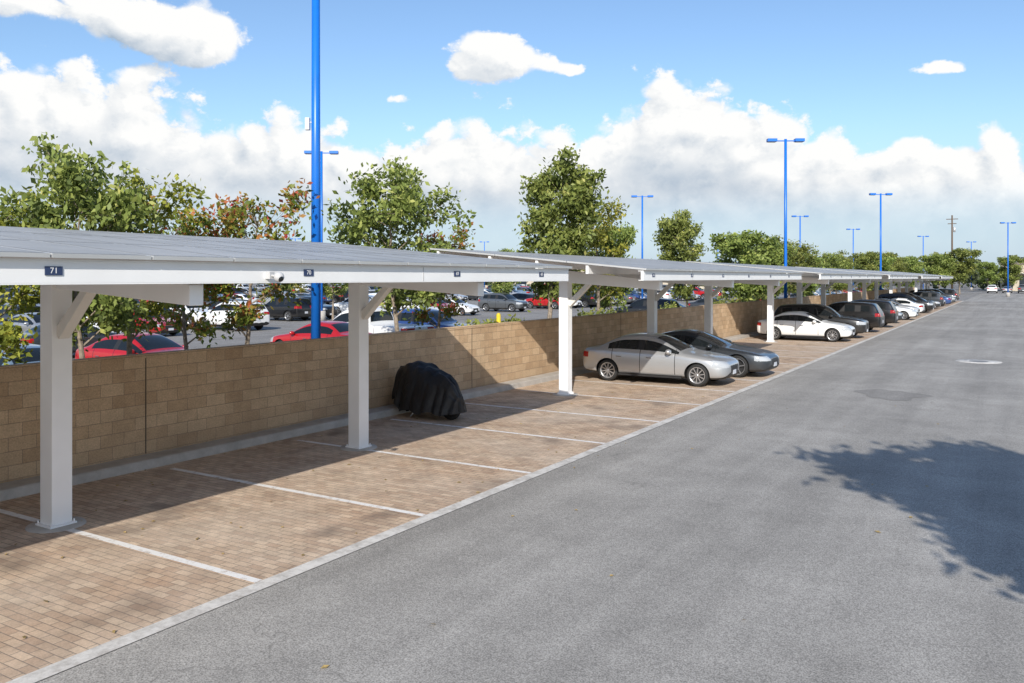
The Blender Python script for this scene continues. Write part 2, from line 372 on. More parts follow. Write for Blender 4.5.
# ------------------------------------------------------------ cars
MATS=[M_paint,M_glass,M_trim,M_black,M_rim,M_head,M_tail,M_chrome,M_plate]
PA,GL,TR,RU,RI,HE,TA,CH,PL=range(9)
def car_mesh(name,st,wx,wr,Hh,wroof,rim_r=.235,front=None,spokes=10,handles=(.0,-.95),mirror_x=.62,zmir=None,lights=(.56,.72),tails=(.70,.86),gril=(.38,.60)):
    bm=bmesh.new(); rings=[]
    for (x,zb,zs,zt,w,cab,fl) in st:
        if cab:
            t=max(0,min(1,(zt-zs)/(Hh-zs))); yr=w*.87+(wroof-w*.87)*t
            zrail=max(zs+.045,zt-.09*t-.02)
            pts=[(0,zb),(w*.8,zb),(w*.955,zb+.07),(w,zb+.35*(zs-zb)),(w*1.0,zb+.72*(zs-zb)),(w*.965,zs-.015),(w*.93,zs+.03),(yr+.025,zrail),(yr-.03,max(zt-.035,zrail+.01)),(yr*.55,zt-.003),(0,zt+.008)]
        else:
            pts=[(0,zb),(w*.8,zb),(w*.955,zb+.07),(w,zb+.35*(zs-zb)),(w*1.0,zb+.72*(zs-zb)),(w*.965,zs-.015),(w*.93,zs+.02),(w*.86,zs+.55*(zt-zs)+.01),(w*.77,zs+.75*(zt-zs)+.01),(w*.42,zt-.003),(0,zt)]
        full=[(y,z) for y,z in pts]+[(-y,z) for y,z in pts[-2:0:-1]]
        rings.append([bm.verts.new((x,y,z)) for y,z in full])
    n=len(rings[0])
    for i in range(len(rings)-1):
        fl=st[i][6]
        for j in range(n):
            jj=(j+1)%n
            f=bm.faces.new((rings[i][j],rings[i][jj],rings[i+1][jj],rings[i+1][j]))
            row=j if j<10 else n-1-j
            mt=PA
            if row in(0,1): mt=TR
            if row==6 and 's' in fl: mt=GL
            if row==6 and 'p' in fl: mt=TR
            if row in(8,9) and 'w' in fl: mt=GL
            f.material_index=mt
    bm.faces.new(rings[0][::-1]); bm.faces.new(rings[-1])
    bmesh.ops.recalc_face_normals(bm,faces=bm.faces[:])
    me=bpy.data.meshes.new('tmp'); bm.to_mesh(me); bm.free()
    o=bpy.data.objects.new('tmp',me); link(o)
    for m in MATS: me.materials.append(m)
    sb=o.modifiers.new('s','SUBSURF'); sb.levels=3; sb.render_levels=3
    cb=bmesh.new()
    for x in wx:
        for sd in(-1,1): 
            tube(cb,(x,sd*.60,wr-.0),(x,sd*1.3,wr),wr+.045,wr+.045,36,TR)
    cm=bpy.data.meshes.new('cut'); cb.to_mesh(cm); cb.free()
    for m in MATS: cm.materials.append(m)
    co=bpy.data.objects.new('cut',cm); link(co)
    bo=o.modifiers.new('b','BOOLEAN'); bo.operation='DIFFERENCE'; bo.object=co; bo.solver='EXACT'
    dg=bpy.context.evaluated_depsgraph_get(); dg.update()
    em=bpy.data.meshes.new_from_object(o.evaluated_get(dg))
    bpy.data.objects.remove(o); bpy.data.objects.remove(co)
    xf=st[0][0]; xr=st[-1][0]
    for p in em.polygons:
        p.use_smooth=True
        c=p.center; ay=abs(c.y)
        if p.material_index==PA:
            if c.x>xf-.42 and lights[0]<c.z<lights[1]+.1*(xf-c.x) and ay>.44 and p.normal.x>.05: p.material_index=HE
            elif c.x>xf-.22 and gril[0]<c.z<gril[1] and ay<.36: p.material_index=TR
            elif c.x>xf-.25 and .24<c.z<.33 and ay<.62: p.material_index=TR
            elif c.x<xr+.30 and tails[0]<c.z<tails[1] and ay>.42 and p.normal.x<-.02: p.material_index=TA
    em.set_sharp_from_angle(angle=R(50))
    bm=bmesh.new(); bm.from_mesh(em); bpy.data.meshes.remove(em)
    W=max(s[4] for s in st)
    rr=rim_r
    for x in wx:
        for sd in(-1,1):
            yo=sd*(W-.03)
            tw=.21
            yi=yo-sd*tw
            s=sd
            revolve(bm,[(rr,yo-s*.012),(rr+.02,yo),(wr-.035,yo-s*.004),(wr-.008,yo-s*.03),(wr,yo-s*.06),(wr,yi+s*.05),(wr-.03,yi),(.1,yi)],(x,0,wr),32,RU)
            revolve(bm,[(rr,yo-s*.012),(rr-.018,yo-s*.008),(rr-.028,yo-s*.05),(rr-.04,yo-s*.09)],(x,0,wr),32,RI)
            revolve(bm,[(rr-.03,yo-s*.09),(.001,yo-s*.09)],(x,0,wr),24,TR)
            revolve(bm,[(.055,yo-s*.06),(.05,yo-s*.022),(.001,yo-s*.018)],(x,0,wr),16,RI)
            for k in range(spokes):
                a=2*math.pi*k/spokes+.2; rot=Matrix.Rotation(-a,3,'Y')
                c=Vector((x,yo-s*.033,wr))+rot@Vector(((rr)/2+.012,0,0))
                box(bm,c,(rr-.03,.025,.17*rr*2/ max(5,spokes)*1.9 if spokes<8 else .028),RI,rot)
    zs0=[s for s in st if s[5]][1][2]
    for sd in(-1,1):
        m=Matrix.Translation((mirror_x,sd*(W+.06),zs0+.09))@Matrix.Diagonal((.09,.12,.075,1))
        r=bmesh.ops.create_uvsphere(bm,u_segments=12,v_segments=8,radius=1,matrix=m)
        for v in r['verts']:
            for f in v.link_faces: f.material_index=PA; f.smooth=True
        box(bm,(mirror_x+.02,sd*(W-.02),zs0+.05),(.06,.12,.03),TR)
        for hx in handles: box(bm,(hx,sd*(W+.000),zs0-.11),(.17,.03,.022),CH)
        box(bm,(0,sd*(W-.035),.235),(wx[0]-wx[1]-2*wr-.15,.05,.05),TR)
    box(bm,(xr+.015,0,.62),(.03,.32,.15),PL); box(bm,(xf-.015,0,.40),(.03,.31,.12),PL)
    box(bm,(xf-.03,0,gril[1]+.0),(.03,.66,.018),CH)
    me=bpy.data.meshes.new(name); bm.to_mesh(me); bm.free()
    for m in MATS: me.materials.append(m)
    return me
sedan=car_mesh('sedan_body',[
 (2.27,.36,.54,.60,.50,0,''),(2.22,.25,.62,.68,.68,0,''),(2.08,.20,.68,.76,.82,0,''),(1.80,.19,.755,.84,.885,0,''),(1.35,.19,.81,.90,.905,0,''),
 (1.02,.19,.85,.95,.905,0,''),(.93,.19,.86,.975,.905,1,'sw'),(.55,.19,.875,1.19,.905,1,'sw'),(.12,.19,.88,1.385,.905,1,'s'),(-.24,.19,.885,1.42,.905,1,'p'),(-.33,.19,.888,1.425,.905,1,'s'),
 (-.80,.19,.90,1.405,.905,1,'s'),(-1.03,.19,.905,1.365,.905,1,'sw'),(-1.33,.19,.91,1.23,.90,1,'w'),(-1.66,.20,.91,1.04,.89,1,''),(-1.74,.20,.91,1.015,.885,0,''),
 (-2.02,.22,.90,.99,.85,0,''),(-2.19,.27,.87,.95,.78,0,''),(-2.26,.40,.70,.78,.62,0,'')],(1.43,-1.33),.325,1.43,.56,zmir=.9)
fast=car_mesh('fastback_body',[
 (2.42,.36,.50,.55,.50,0,''),(2.36,.24,.58,.63,.70,0,''),(2.2,.18,.66,.71,.85,0,''),(1.9,.17,.74,.79,.92,0,''),(1.4,.17,.79,.86,.945,0,''),
 (1.05,.17,.82,.91,.945,0,''),(.95,.17,.83,.93,.945,1,'sw'),(.5,.17,.845,1.14,.945,1,'sw'),(.0,.17,.855,1.34,.945,1,'s'),(-.32,.17,.86,1.39,.945,1,'p'),(-.42,.17,.865,1.395,.945,1,'s'),
 (-.85,.17,.88,1.36,.945,1,'sw'),(-1.3,.17,.90,1.25,.945,1,'sw'),(-1.75,.18,.91,1.08,.94,1,'w'),(-2.0,.19,.91,.99,.92,1,''),(-2.12,.2,.90,.96,.90,0,''),
 (-2.3,.24,.88,.93,.84,0,''),(-2.41,.30,.82,.87,.76,0,''),(-2.46,.42,.68,.74,.6,0,'')],(1.47,-1.45),.345,1.40,.55,rim_r=.26,spokes=5,lights=(.54,.66),tails=(.74,.84))
suv=car_mesh('suv_body',[
 (2.34,.42,.70,.76,.55,0,''),(2.29,.32,.80,.88,.74,0,''),(2.12,.26,.88,.97,.86,0,''),(1.8,.25,.95,1.03,.92,0,''),(1.35,.25,1.0,1.08,.94,0,''),
 (1.08,.25,1.02,1.11,.94,0,''),(1.0,.25,1.03,1.13,.94,1,'sw'),(.66,.25,1.045,1.42,.94,1,'sw'),(.32,.25,1.05,1.66,.94,1,'s'),(-.22,.25,1.06,1.73,.94,1,'p'),(-.32,.25,1.06,1.735,.94,1,'s'),
 (-1.08,.25,1.08,1.715,.94,1,'p'),(-1.2,.25,1.085,1.71,.94,1,'s'),(-1.85,.26,1.10,1.66,.93,1,''),(-2.0,.27,1.10,1.63,.925,1,'w'),(-2.22,.29,1.08,1.22,.91,1,''),(-2.27,.30,1.06,1.12,.90,0,''),(-2.33,.36,.90,.95,.84,0,''),(-2.36,.44,.76,.80,.7,0,'')],
 (1.44,-1.40),.37,1.75,.63,rim_r=.26,spokes=6,mirror_x=.72,lights=(.72,.86),tails=(.92,1.10),gril=(.50,.76))
hatch=car_mesh('hatch_body',[
 (2.0,.36,.60,.66,.50,0,''),(1.95,.26,.70,.76,.68,0,''),(1.8,.21,.78,.86,.80,0,''),(1.5,.2,.85,.94,.86,0,''),(1.2,.2,.89,1.0,.87,0,''),
 (1.12,.2,.90,1.02,.87,1,'sw'),(.7,.2,.91,1.28,.87,1,'sw'),(.3,.2,.92,1.46,.87,1,'s'),(-.2,.2,.93,1.50,.87,1,'p'),(-.3,.2,.93,1.5,.87,1,'s'),
 (-1.0,.2,.95,1.46,.87,1,'s'),(-1.4,.21,.96,1.40,.87,1,''),(-1.6,.22,.97,1.36,.86,1,'w'),(-1.85,.24,.96,1.05,.85,1,''),(-1.9,.26,.93,.98,.84,0,''),(-1.99,.32,.78,.83,.76,0,''),(-2.01,.42,.65,.7,.6,0,'')],
 (1.28,-1.25),.31,1.52,.57,rim_r=.21,mirror_x=.75,lights=(.66,.80),tails=(.78,.95),gril=(.46,.64))
pickup=car_mesh('pickup_body',[
 (2.85,.48,.80,.86,.62,0,''),(2.8,.38,.95,1.03,.80,0,''),(2.6,.33,1.02,1.10,.93,0,''),(2.2,.32,1.07,1.15,.97,0,''),(1.7,.32,1.10,1.18,.98,0,''),
 (1.45,.32,1.11,1.20,.98,0,''),(1.38,.32,1.12,1.22,.98,1,'sw'),(1.05,.32,1.13,1.52,.98,1,'sw'),(.75,.32,1.13,1.78,.98,1,'s'),(.2,.32,1.14,1.84,.98,1,'p'),(.08,.32,1.14,1.84,.98,1,'s'),
 (-.60,.32,1.14,1.82,.98,1,''),(-.72,.32,1.14,1.79,.98,1,'w'),(-.84,.32,1.14,1.22,.98,1,''),(-.88,.32,1.13,1.15,.98,0,''),(-1.8,.32,1.13,1.15,.98,0,''),(-2.7,.34,1.13,1.15,.97,0,''),(-2.84,.36,1.1,1.12,.95,0,''),(-2.88,.5,1.0,1.03,.9,0,'')],
 (1.85,-1.75),.40,1.86,.68,rim_r=.26,spokes=6,mirror_x=1.15,lights=(.84,.98),tails=(.85,1.08),gril=(.56,.88),handles=(.35,-.45))
COL={'silver':(.52,.53,.54,.6),'dgrey':(.05,.057,.066,.5),'white':(.80,.80,.79,0),'black':(.006,.006,.007,0),'grey':(.16,.17,.18,.6),'red':(.45,.010,.014,.1),'blue':(.03,.07,.22,.2),'lblue':(.28,.38,.48,.5),'tan':(.35,.30,.22,.5),'char':(.020,.019,.018,.1)}
NAMES={'sedan':(sedan,'parked_sedan'),'fast':(fast,'parked_fastback'),'suv':(suv,'parked_suv'),'hatch':(hatch,'parked_hatchback'),'pickup':(pickup,'parked_pickup_truck')}
def car(kind,col,x,y,rz=0,z=0):
    me,nm=NAMES[kind]; o=bpy.data.objects.new(nm,me); link(o); o.location=(x,y,z+.008); o.rotation_euler=(0,0,rz); o.color=COL[col]; return o
def slot(k): return 5.89+2.76*(k+.5)
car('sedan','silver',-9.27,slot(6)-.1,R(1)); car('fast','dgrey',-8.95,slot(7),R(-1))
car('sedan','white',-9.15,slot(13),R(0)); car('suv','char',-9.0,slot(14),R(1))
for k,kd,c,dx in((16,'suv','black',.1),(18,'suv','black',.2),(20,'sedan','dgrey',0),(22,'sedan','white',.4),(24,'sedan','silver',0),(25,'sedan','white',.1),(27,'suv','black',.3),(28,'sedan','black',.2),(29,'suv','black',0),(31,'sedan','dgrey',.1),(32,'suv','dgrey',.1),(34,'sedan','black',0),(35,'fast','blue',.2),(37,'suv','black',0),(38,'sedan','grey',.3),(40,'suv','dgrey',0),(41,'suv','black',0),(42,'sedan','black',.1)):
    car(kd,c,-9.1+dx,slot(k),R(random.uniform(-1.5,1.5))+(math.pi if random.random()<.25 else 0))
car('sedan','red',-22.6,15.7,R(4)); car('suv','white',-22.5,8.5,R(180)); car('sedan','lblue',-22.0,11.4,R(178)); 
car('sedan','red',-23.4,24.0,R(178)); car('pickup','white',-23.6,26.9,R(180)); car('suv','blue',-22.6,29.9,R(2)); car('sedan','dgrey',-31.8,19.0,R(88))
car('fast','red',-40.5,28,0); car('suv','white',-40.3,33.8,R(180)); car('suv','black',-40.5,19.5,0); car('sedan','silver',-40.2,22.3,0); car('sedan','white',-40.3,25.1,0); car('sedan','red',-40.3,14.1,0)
rc=random.Random(11)
pal=['white']*5+['silver']*4+['grey']*3+['black']*4+['dgrey']*2+['red']*3+['blue','lblue','tan']
kinds=['sedan']*5+['suv']*4+['hatch']*2+['fast','pickup']
for ri,X in enumerate(ROWS):
    occ=(.32,.5,.55,.68,.68,.7,.7,.65,.6,.6)[ri]
    for k in range(-2,60):
        y=3.2+2.76*(k+.5)
        if X>-35 and (y<32): continue
        if X>-42 and 11<y<37: continue
        if -48<X<-42 and y<22 : 
            if rc.random()<.4: continue
        if rc.random()<occ:
            car(rc.choice(kinds),rc.choice(pal),X+rc.uniform(-.3,.3),y,(0 if rc.random()<.5 else math.pi)+R(rc.uniform(-1.5,1.5)))
for x,y,kd,c,a in((-4.8,196,'suv','white',90),(-2.2,199,'sedan','silver',90),(.6,197,'pickup','grey',90),(3,200,'suv','black',90)):
    car(kd,c,x,y,R(a))

# ------------------------------------------------------------ covered motorcycle
e=empty('covered_motorcycle',(-11.32,14.95,0)); e.rotation_euler=(0,0,R(168))
hp=[(0,.80),(.05,1.02),(.18,1.15),(.34,1.21),(.50,1.17),(.66,1.08),(.80,.97),(.92,.80),(1,.52)]
wp=[(0,.16),(.08,.28),(.22,.37),(.36,.43),(.5,.42),(.66,.38),(.8,.33),(.92,.26),(1,.15)]
def itp(t,k):
    for (a,b),(c,d) in zip(k,k[1:]):
        if t<=c:
            s=(t-a)/(c-a); return b+(d-b)*s
    return k[-1][1]
bm=bmesh.new(); NU,NV=90,76; g=[]
for i in range(NU+1):
    u=i/NU; h=sum(itp(min(1,max(0,u+o)),hp) for o in(-.015,0,.015))/3; w=sum(itp(min(1,max(0,u+o)),wp) for o in(-.015,0,.015))/3; row=[]
    hem=.11+.30*max(0,1-abs(u-.07)/.2)+.07*abs(math.sin(u*11))
    for j in range(NV+1):
        a=math.pi*j/NV; s=max(0,math.sin(a)); c=math.cos(a); sg=1 if c>0 else -1
        ss=s**.60; low=1-ss
        y=w*sg*(abs(c)**.68)*(.74+.42*low)
        # hanging folds converge at the handlebar and spread to the hem
        fold=abs(math.sin(u*24+1.2*math.sin(u*7)+sg*.7+low*1.5))-.5
        z=hem+(h-hem)*ss
        y+=sg*(.085*low*fold+.045*mnoise.noise(Vector((u*7,j*.07,4))))
        x=1.03-2.06*u+.03*mnoise.noise(Vector((u*6,j*.09,9))); z+=.045*mnoise.noise(Vector((u*9,j*.12,5)))*(.4+ss)
        row.append(bm.verts.new((x,y,z)))
    g.append(row)
for i in range(NU):
    for j in range(NV):
        f=bm.faces.new((g[i][j],g[i+1][j],g[i+1][j+1],g[i][j+1])); f.smooth=True
for row in(g[0],g[-1]): bm.faces.new(row)
bmesh.ops.recalc_face_normals(bm,faces=bm.faces[:])
q=NT('black_cover_fabric'); v=q.coord(); nf=q.noise(v,4,3,.6,.5); q.col(q.mix(nf,(.007,.007,.008),(.02,.02,.022))); q.set(Roughness=.5); q.bump(nf,.8,.04)
obj_from_bm('fabric_cover',bm,[q.m],e)
bm=bmesh.new()
for x in(.86,-.74):
    revolve(bm,[(.2,-.05),(.27,-.065),(.31,-.03),(.31,.03),(.27,.065),(.2,.05)],(x,0,.315),28,0)
    revolve(bm,[(.2,.03),(.19,.05),(.17,.03),(.001,.02)],(x,0,.315),20,1); revolve(bm,[(.2,-.03),(.001,-.02)],(x,0,.315),20,1)
box(bm,(.90,.12,.08),(.12,.06,.08),2); tube(bm,(.1,.18,.25),(.14,.42,.02),.016,.016,8,1); tube(bm,(.86,.09,.31),(.56,.1,.8),.03,.03,8,1)
obj_from_bm('wheels_and_stand',bm,[M_black,M_rim,M_yellow],e)

# ------------------------------------------------------------ trees
def leaf_arrays(C,rad,cnt,size,rng,elong=1.9):
    V=[];S=[]
    for c,r in zip(C,rad):
        n=max(8,int(cnt*(r/.4)**2))
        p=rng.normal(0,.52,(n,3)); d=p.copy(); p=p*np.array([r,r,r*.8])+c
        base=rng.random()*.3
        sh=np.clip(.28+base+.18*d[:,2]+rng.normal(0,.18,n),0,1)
        V.append(p);S.append(sh)
    P=np.concatenate(V);S=np.concatenate(S);n=len(P)
    a=rng.normal(0,1,(n,3)); a[:,2]-=.5; a/=np.linalg.norm(a,axis=1,keepdims=True)
    b=rng.normal(0,1,(n,3)); b-=(b*a).sum(1,keepdims=True)*a; b/=np.linalg.norm(b,axis=1,keepdims=True)
    s=size*(.6+.8*rng.random((n,1)))
    A=a*s*elong/2; B=b*s/2
    verts=np.stack([P-A,P+B-A*.1,P+A,P-B-A*.1],1).reshape(-1,3)
    return verts,S
def leaf_mesh(name,verts,S,mat,bm_wood=None,barkmat=None):
    n=len(S); faces=np.arange(n*4).reshape(-1,4)
    me=bpy.data.meshes.new(name)
    wv=[];wf=[]
    if bm_wood:
        bm_wood.verts.index_update()
        wv=[v.co[:] for v in bm_wood.verts]; wf=[[v.index+n*4 for v in f.verts] for f in bm_wood.faces]; bm_wood.free()
    allv=verts.tolist()+[list(v) for v in wv]; me.from_pydata(allv,[],faces.tolist()+wf)
    me.materials.append(mat)
    if barkmat: me.materials.append(barkmat)
    mi=np.zeros(len(me.polygons),dtype=np.int32); mi[n:]=1; me.polygons.foreach_set('material_index',mi)
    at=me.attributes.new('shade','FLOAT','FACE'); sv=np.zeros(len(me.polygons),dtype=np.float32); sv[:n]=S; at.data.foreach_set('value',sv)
    me.update(); return me
def tree_mesh(name,seed,Ht,Rc,base,nl,cnt,leaf,mat,shape=1.,rcl=.42,lean=.05):
    rng=np.random.default_rng(seed); rr=random.Random(seed); bm=bmesh.new()
    pts=[Vector((0,0,-.1))]; d=Vector((rr.uniform(-lean,lean),rr.uniform(-lean,lean),1)).normalized(); n=8; top=Ht*.84
    for i in range(n):
        d=(d+Vector((rr.uniform(-.12,.12),rr.uniform(-.12,.12),.1))).normalized(); pts.append(pts[-1]+d*(top/n))
    r0=Ht*.011+.025
    rad=[r0*(1-.85*i/n) for i in range(n+1)]; rad[0]=r0*1.3
    for i in range(n): tube(bm,pts[i],pts[i+1],rad[i],rad[i+1],8,0,False)
    C=[];RR=[]
    def at(z):
        t=min(n-1e-3,max(0,z/top*n)); i=int(t); return pts[i].lerp(pts[i+1],t-i),rad[i]+(rad[i+1]-rad[i])*(t-i)
    for k in range(nl):
        f=(k+.5)/nl; z=base*.8+(top-base*.8)*f; p,r=at(z); ang=k*2.4+rr.uniform(-.6,.6)
        hz=(z-base)/(Ht-base); env=Rc*math.sin(math.pi*min(.93,max(.14,.2+hz*.70)))**.75*rr.uniform(.55,1.05)
        out=Vector((math.cos(ang),math.sin(ang),0)); rise=rr.uniform(.45,1.0)*env*shape
        e1=p+out*env*.5+Vector((0,0,rise*.5)); e2=p+out*env*.92+Vector((0,0,rise))
        tube(bm,p,e1,r*.5,r*.28,5,0,False); tube(bm,e1,e2,r*.28,.006,4,0,False)
        C.append(e2);RR.append(rcl*rr.uniform(.6,1.15))
        for q in range(6):
            s=e1.lerp(e2,rr.uniform(-.4,.9)); dd=(out*.6+Vector((rr.uniform(-1,1),rr.uniform(-1,1),rr.uniform(-.35,1)))).normalized()*env*rr.uniform(.2,.55)
            tube(bm,s,s+dd,r*.14+.003,.004,3,0,False); C.append(s+dd);RR.append(rcl*rr.uniform(.45,1.1))
            C.append(s+dd*.5);RR.append(rcl*rr.uniform(.3,.6))
    for k in range(8):
        p,_=at(top*rr.uniform(.9,1)); dd=Vector((rr.uniform(-.6,.6),rr.uniform(-.6,.6),rr.uniform(.3,1)))*(Ht-top)*1.0
        tube(bm,p,p+dd,.015,.005,4,0,False); C.append(p+dd);RR.append(rcl*rr.uniform(.4,.9))
    verts,S=leaf_arrays([np.array(c) for c in C],RR,cnt,leaf,rng)
    return leaf_mesh(name,verts,S,mat,bm,M_bark)
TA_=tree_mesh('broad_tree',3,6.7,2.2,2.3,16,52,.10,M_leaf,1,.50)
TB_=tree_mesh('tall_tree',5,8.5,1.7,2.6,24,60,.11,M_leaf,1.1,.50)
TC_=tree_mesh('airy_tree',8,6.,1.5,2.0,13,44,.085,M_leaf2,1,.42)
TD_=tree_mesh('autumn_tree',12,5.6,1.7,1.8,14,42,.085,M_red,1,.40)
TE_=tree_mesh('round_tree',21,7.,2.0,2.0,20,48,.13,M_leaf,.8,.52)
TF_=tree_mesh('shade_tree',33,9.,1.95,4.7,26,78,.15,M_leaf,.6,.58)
def tree(me,nm,x,y,h,h0,rz,wid=1.):
    o=bpy.data.objects.new(nm,me); link(o); s=h/h0; o.location=(x,y,0); o.scale=(s*wid,s*wid,s); o.rotation_euler=(0,0,rz); return o
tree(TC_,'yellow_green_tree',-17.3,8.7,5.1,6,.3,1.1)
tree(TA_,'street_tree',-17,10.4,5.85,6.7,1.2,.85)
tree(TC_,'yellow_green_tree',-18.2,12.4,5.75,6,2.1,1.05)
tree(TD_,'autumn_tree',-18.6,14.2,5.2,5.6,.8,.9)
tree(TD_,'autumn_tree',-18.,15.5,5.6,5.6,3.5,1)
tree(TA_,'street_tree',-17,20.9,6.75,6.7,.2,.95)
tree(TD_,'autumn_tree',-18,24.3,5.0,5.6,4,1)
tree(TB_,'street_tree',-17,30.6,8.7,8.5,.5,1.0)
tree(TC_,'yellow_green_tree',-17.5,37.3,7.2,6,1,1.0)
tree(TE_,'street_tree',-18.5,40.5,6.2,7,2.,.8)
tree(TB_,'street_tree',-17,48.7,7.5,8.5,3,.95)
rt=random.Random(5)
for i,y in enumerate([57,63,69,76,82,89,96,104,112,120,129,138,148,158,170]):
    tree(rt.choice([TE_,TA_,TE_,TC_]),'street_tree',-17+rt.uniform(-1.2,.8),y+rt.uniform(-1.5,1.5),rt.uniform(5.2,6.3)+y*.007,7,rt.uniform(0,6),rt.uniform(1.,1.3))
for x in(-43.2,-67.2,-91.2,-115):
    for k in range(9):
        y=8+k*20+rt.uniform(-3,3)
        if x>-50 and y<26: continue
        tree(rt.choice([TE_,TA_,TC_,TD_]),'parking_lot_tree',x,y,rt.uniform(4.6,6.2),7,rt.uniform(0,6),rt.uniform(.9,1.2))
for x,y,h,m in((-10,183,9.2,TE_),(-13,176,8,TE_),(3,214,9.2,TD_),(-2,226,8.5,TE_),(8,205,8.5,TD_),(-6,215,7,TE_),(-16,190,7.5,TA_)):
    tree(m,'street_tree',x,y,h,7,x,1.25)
tree(TF_,'shade_tree',4.85,1.9,9.0,9,.9,1.05)
rng=np.random.default_rng(4)
for (x,y,r) in((-16.2,24.5,.8),(-17,27,.8),(-16,34,.9),(-16.4,44,.9),(-16,53,1.),(-16.5,61,1.)):
    C=[np.array([rng.uniform(-r,r)*.7,rng.uniform(-r,r)*.7,rng.uniform(.4,1.5)*r]) for _ in range(18)]
    v,S=leaf_arrays(C,[.5]*18,60,.10,rng); me=leaf_mesh('shrub',v,S,M_leaf)
    o=bpy.data.objects.new('shrub',me); link(o); o.location=(x,y,0)
C=[];RR=[]
for i in range(200):
    az=R(rng.uniform(-95,14)); d=rng.uniform(230,420); h=rng.uniform(5,10)*(1 if d<320 else 1.15)
    x,y=math.sin(az)*d,math.cos(az)*d
    for k in range(7):
        C.append(np.array([x+rng.normal(0,3.2),y+rng.normal(0,3.2),h*rng.uniform(.15,.95)])); RR.append(rng.uniform(1.6,2.8))
def dist_mesh():
    P=[];SS=[]
    for c,r in zip(C,RR):
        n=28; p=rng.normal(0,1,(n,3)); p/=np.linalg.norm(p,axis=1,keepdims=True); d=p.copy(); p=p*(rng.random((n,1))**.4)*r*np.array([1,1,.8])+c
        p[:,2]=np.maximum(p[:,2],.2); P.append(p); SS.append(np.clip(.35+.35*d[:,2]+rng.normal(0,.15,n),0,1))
    P=np.concatenate(P);SS=np.concatenate(SS);n=len(P)
    a=rng.normal(0,1,(n,3));a/=np.linalg.norm(a,axis=1,keepdims=True);b=rng.normal(0,1,(n,3));b-=(b*a).sum(1,keepdims=True)*a;b/=np.linalg.norm(b,axis=1,keepdims=True)
    s=.6*(.6+.8*rng.random((n,1)));A=a*s;B=b*s
    return leaf_mesh('distant_trees',np.stack([P-A,P+B,P+A,P-B],1).reshape(-1,3),SS,M_dist)
link(bpy.data.objects.new('distant_trees',dist_mesh()))

# ------------------------------------------------------------ lamp posts
def lamp(x,y,h,rad=.11,rz=0.):
    e=empty('parking_lot_lamp_post',(x,y,0)); e.rotation_euler=(0,0,rz)
    bm=bmesh.new(); tube(bm,(0,0,.7),(0,0,h),rad,rad*.8,14,0); tube(bm,(0,0,0),(0,0,.72),.3,.3,18,1)
    for sx in(-1,1):
        box(bm,(sx*.38,0,h-.12),(.6,.07,.07),0)
    obj_from_bm('pole',bm,[M_blue,M_conc],e)
    bm=bmesh.new()
    for sx in(-1,1):
        box(bm,(sx*.9,0,h-.08),(.62,.42,.2),0); box(bm,(sx*.9,0,h-.195),(.5,.32,.025),1)
    o=obj_from_bm('luminaires',bm,[M_blue,M_lens],e); md=o.modifiers.new('b','BEVEL'); md.width=.03; md.segments=2
    return e
A0=R(31.4)
p0=lamp(-17.0,17.2,12.3,.14,A0)
bm=bmesh.new(); box(bm,(-.22,-.05,7.45),(.12,.14,.34)); box(bm,(-.14,-.02,7.5),(.1,.04,.04)); obj_from_bm('junction_box',bm,[M_stucco2],p0)
def lp(az,d,h=12.3,r=.11): lamp(math.sin(R(az))*d,math.cos(R(az))*d,h,r,A0+R(random.uniform(-8,8)))
for az,d in((-44.3,62),(-13.2,58),(-22.5,94),(-7.5,99),(-12.3,130),(-9.1,168),(-17.5,195),(-5.1,203),(-.6,160),(-33.3,210),(-46.,200),(-20,230),(-2.5,240),(-57,120)):
    lp(az,d)
e=empty('utility_pole',(-16.5,268,0)); bm=bmesh.new(); tube(bm,(0,0,0),(0,0,21),.28,.2,10,0); box(bm,(0,0,19.9),(3.0,.2,.2),0); box(bm,(0,0,18.6),(2.2,.2,.2),0)
tube(bm,(.6,0,16.2),(.6,0,17.6),.3,.3,10,1)
obj_from_bm('pole_and_crossarms',bm,[M_wood,M_alu],e)
e=empty('yellow_bollard',(-16.2,25.6,0)); bm=bmesh.new(); tube(bm,(0,0,0),(0,0,1.75),.08,.08,14,0); bmesh.ops.create_uvsphere(bm,u_segments=12,v_segments=6,radius=.08,matrix=Matrix.Translation((0,0,1.75))); obj_from_bm('post',bm,[M_yellow],e)

# ------------------------------------------------------------ buildings
def store(name,x0,x1,y0,y1,h,mat,face='x',nb=8):
    e=empty(name); bm=bmesh.new(); box(bm,((x0+x1)/2,(y0+y1)/2,h/2),(x1-x0,y1-y0,h)); obj_from_bm('walls',bm,[mat],e)
    bm=bmesh.new(); box(bm,((x0+x1)/2,(y0+y1)/2,h+.15),(x1-x0+.6,y1-y0+.6,.5)); obj_from_bm('roof_parapet',bm,[M_roofd],e)
    bm=bmesh.new(); bd=bmesh.new()
    for i in range(nb):
        t=(i+.5)/nb
        if face=='x':
            y=y0+(y1-y0)*t; w=(y1-y0)/nb*.6
            box(bm,(x1+.02,y,h*.35),(.08,w,h*.45)); box(bd,(x1+.8,y,h*.66),(1.6,w*1.2,.18))
        else:
            x=x0+(x1-x0)*t; w=(x1-x0)/nb*.6
            box(bm,(x,y0-.02,h*.35),(w,.08,h*.45)); box(bd,(x,y0-.8,h*.66),(w*1.2,1.6,.18))
    obj_from_bm('windows',bm,[M_bglass],e); obj_from_bm('awnings',bd,[M_stucco2],e)
store('retail_building',-215,-180,20,130,7.0,M_stucco2,'x',14)
store('retail_building',-215,-182,-60,10,6.2,M_stucco,'x',9)
store('retail_building',-150,-60,225,255,6.5,M_stucco,'y',14)
store('apartment_building',-4,22,232,250,6.4,M_stucco,'y',8)
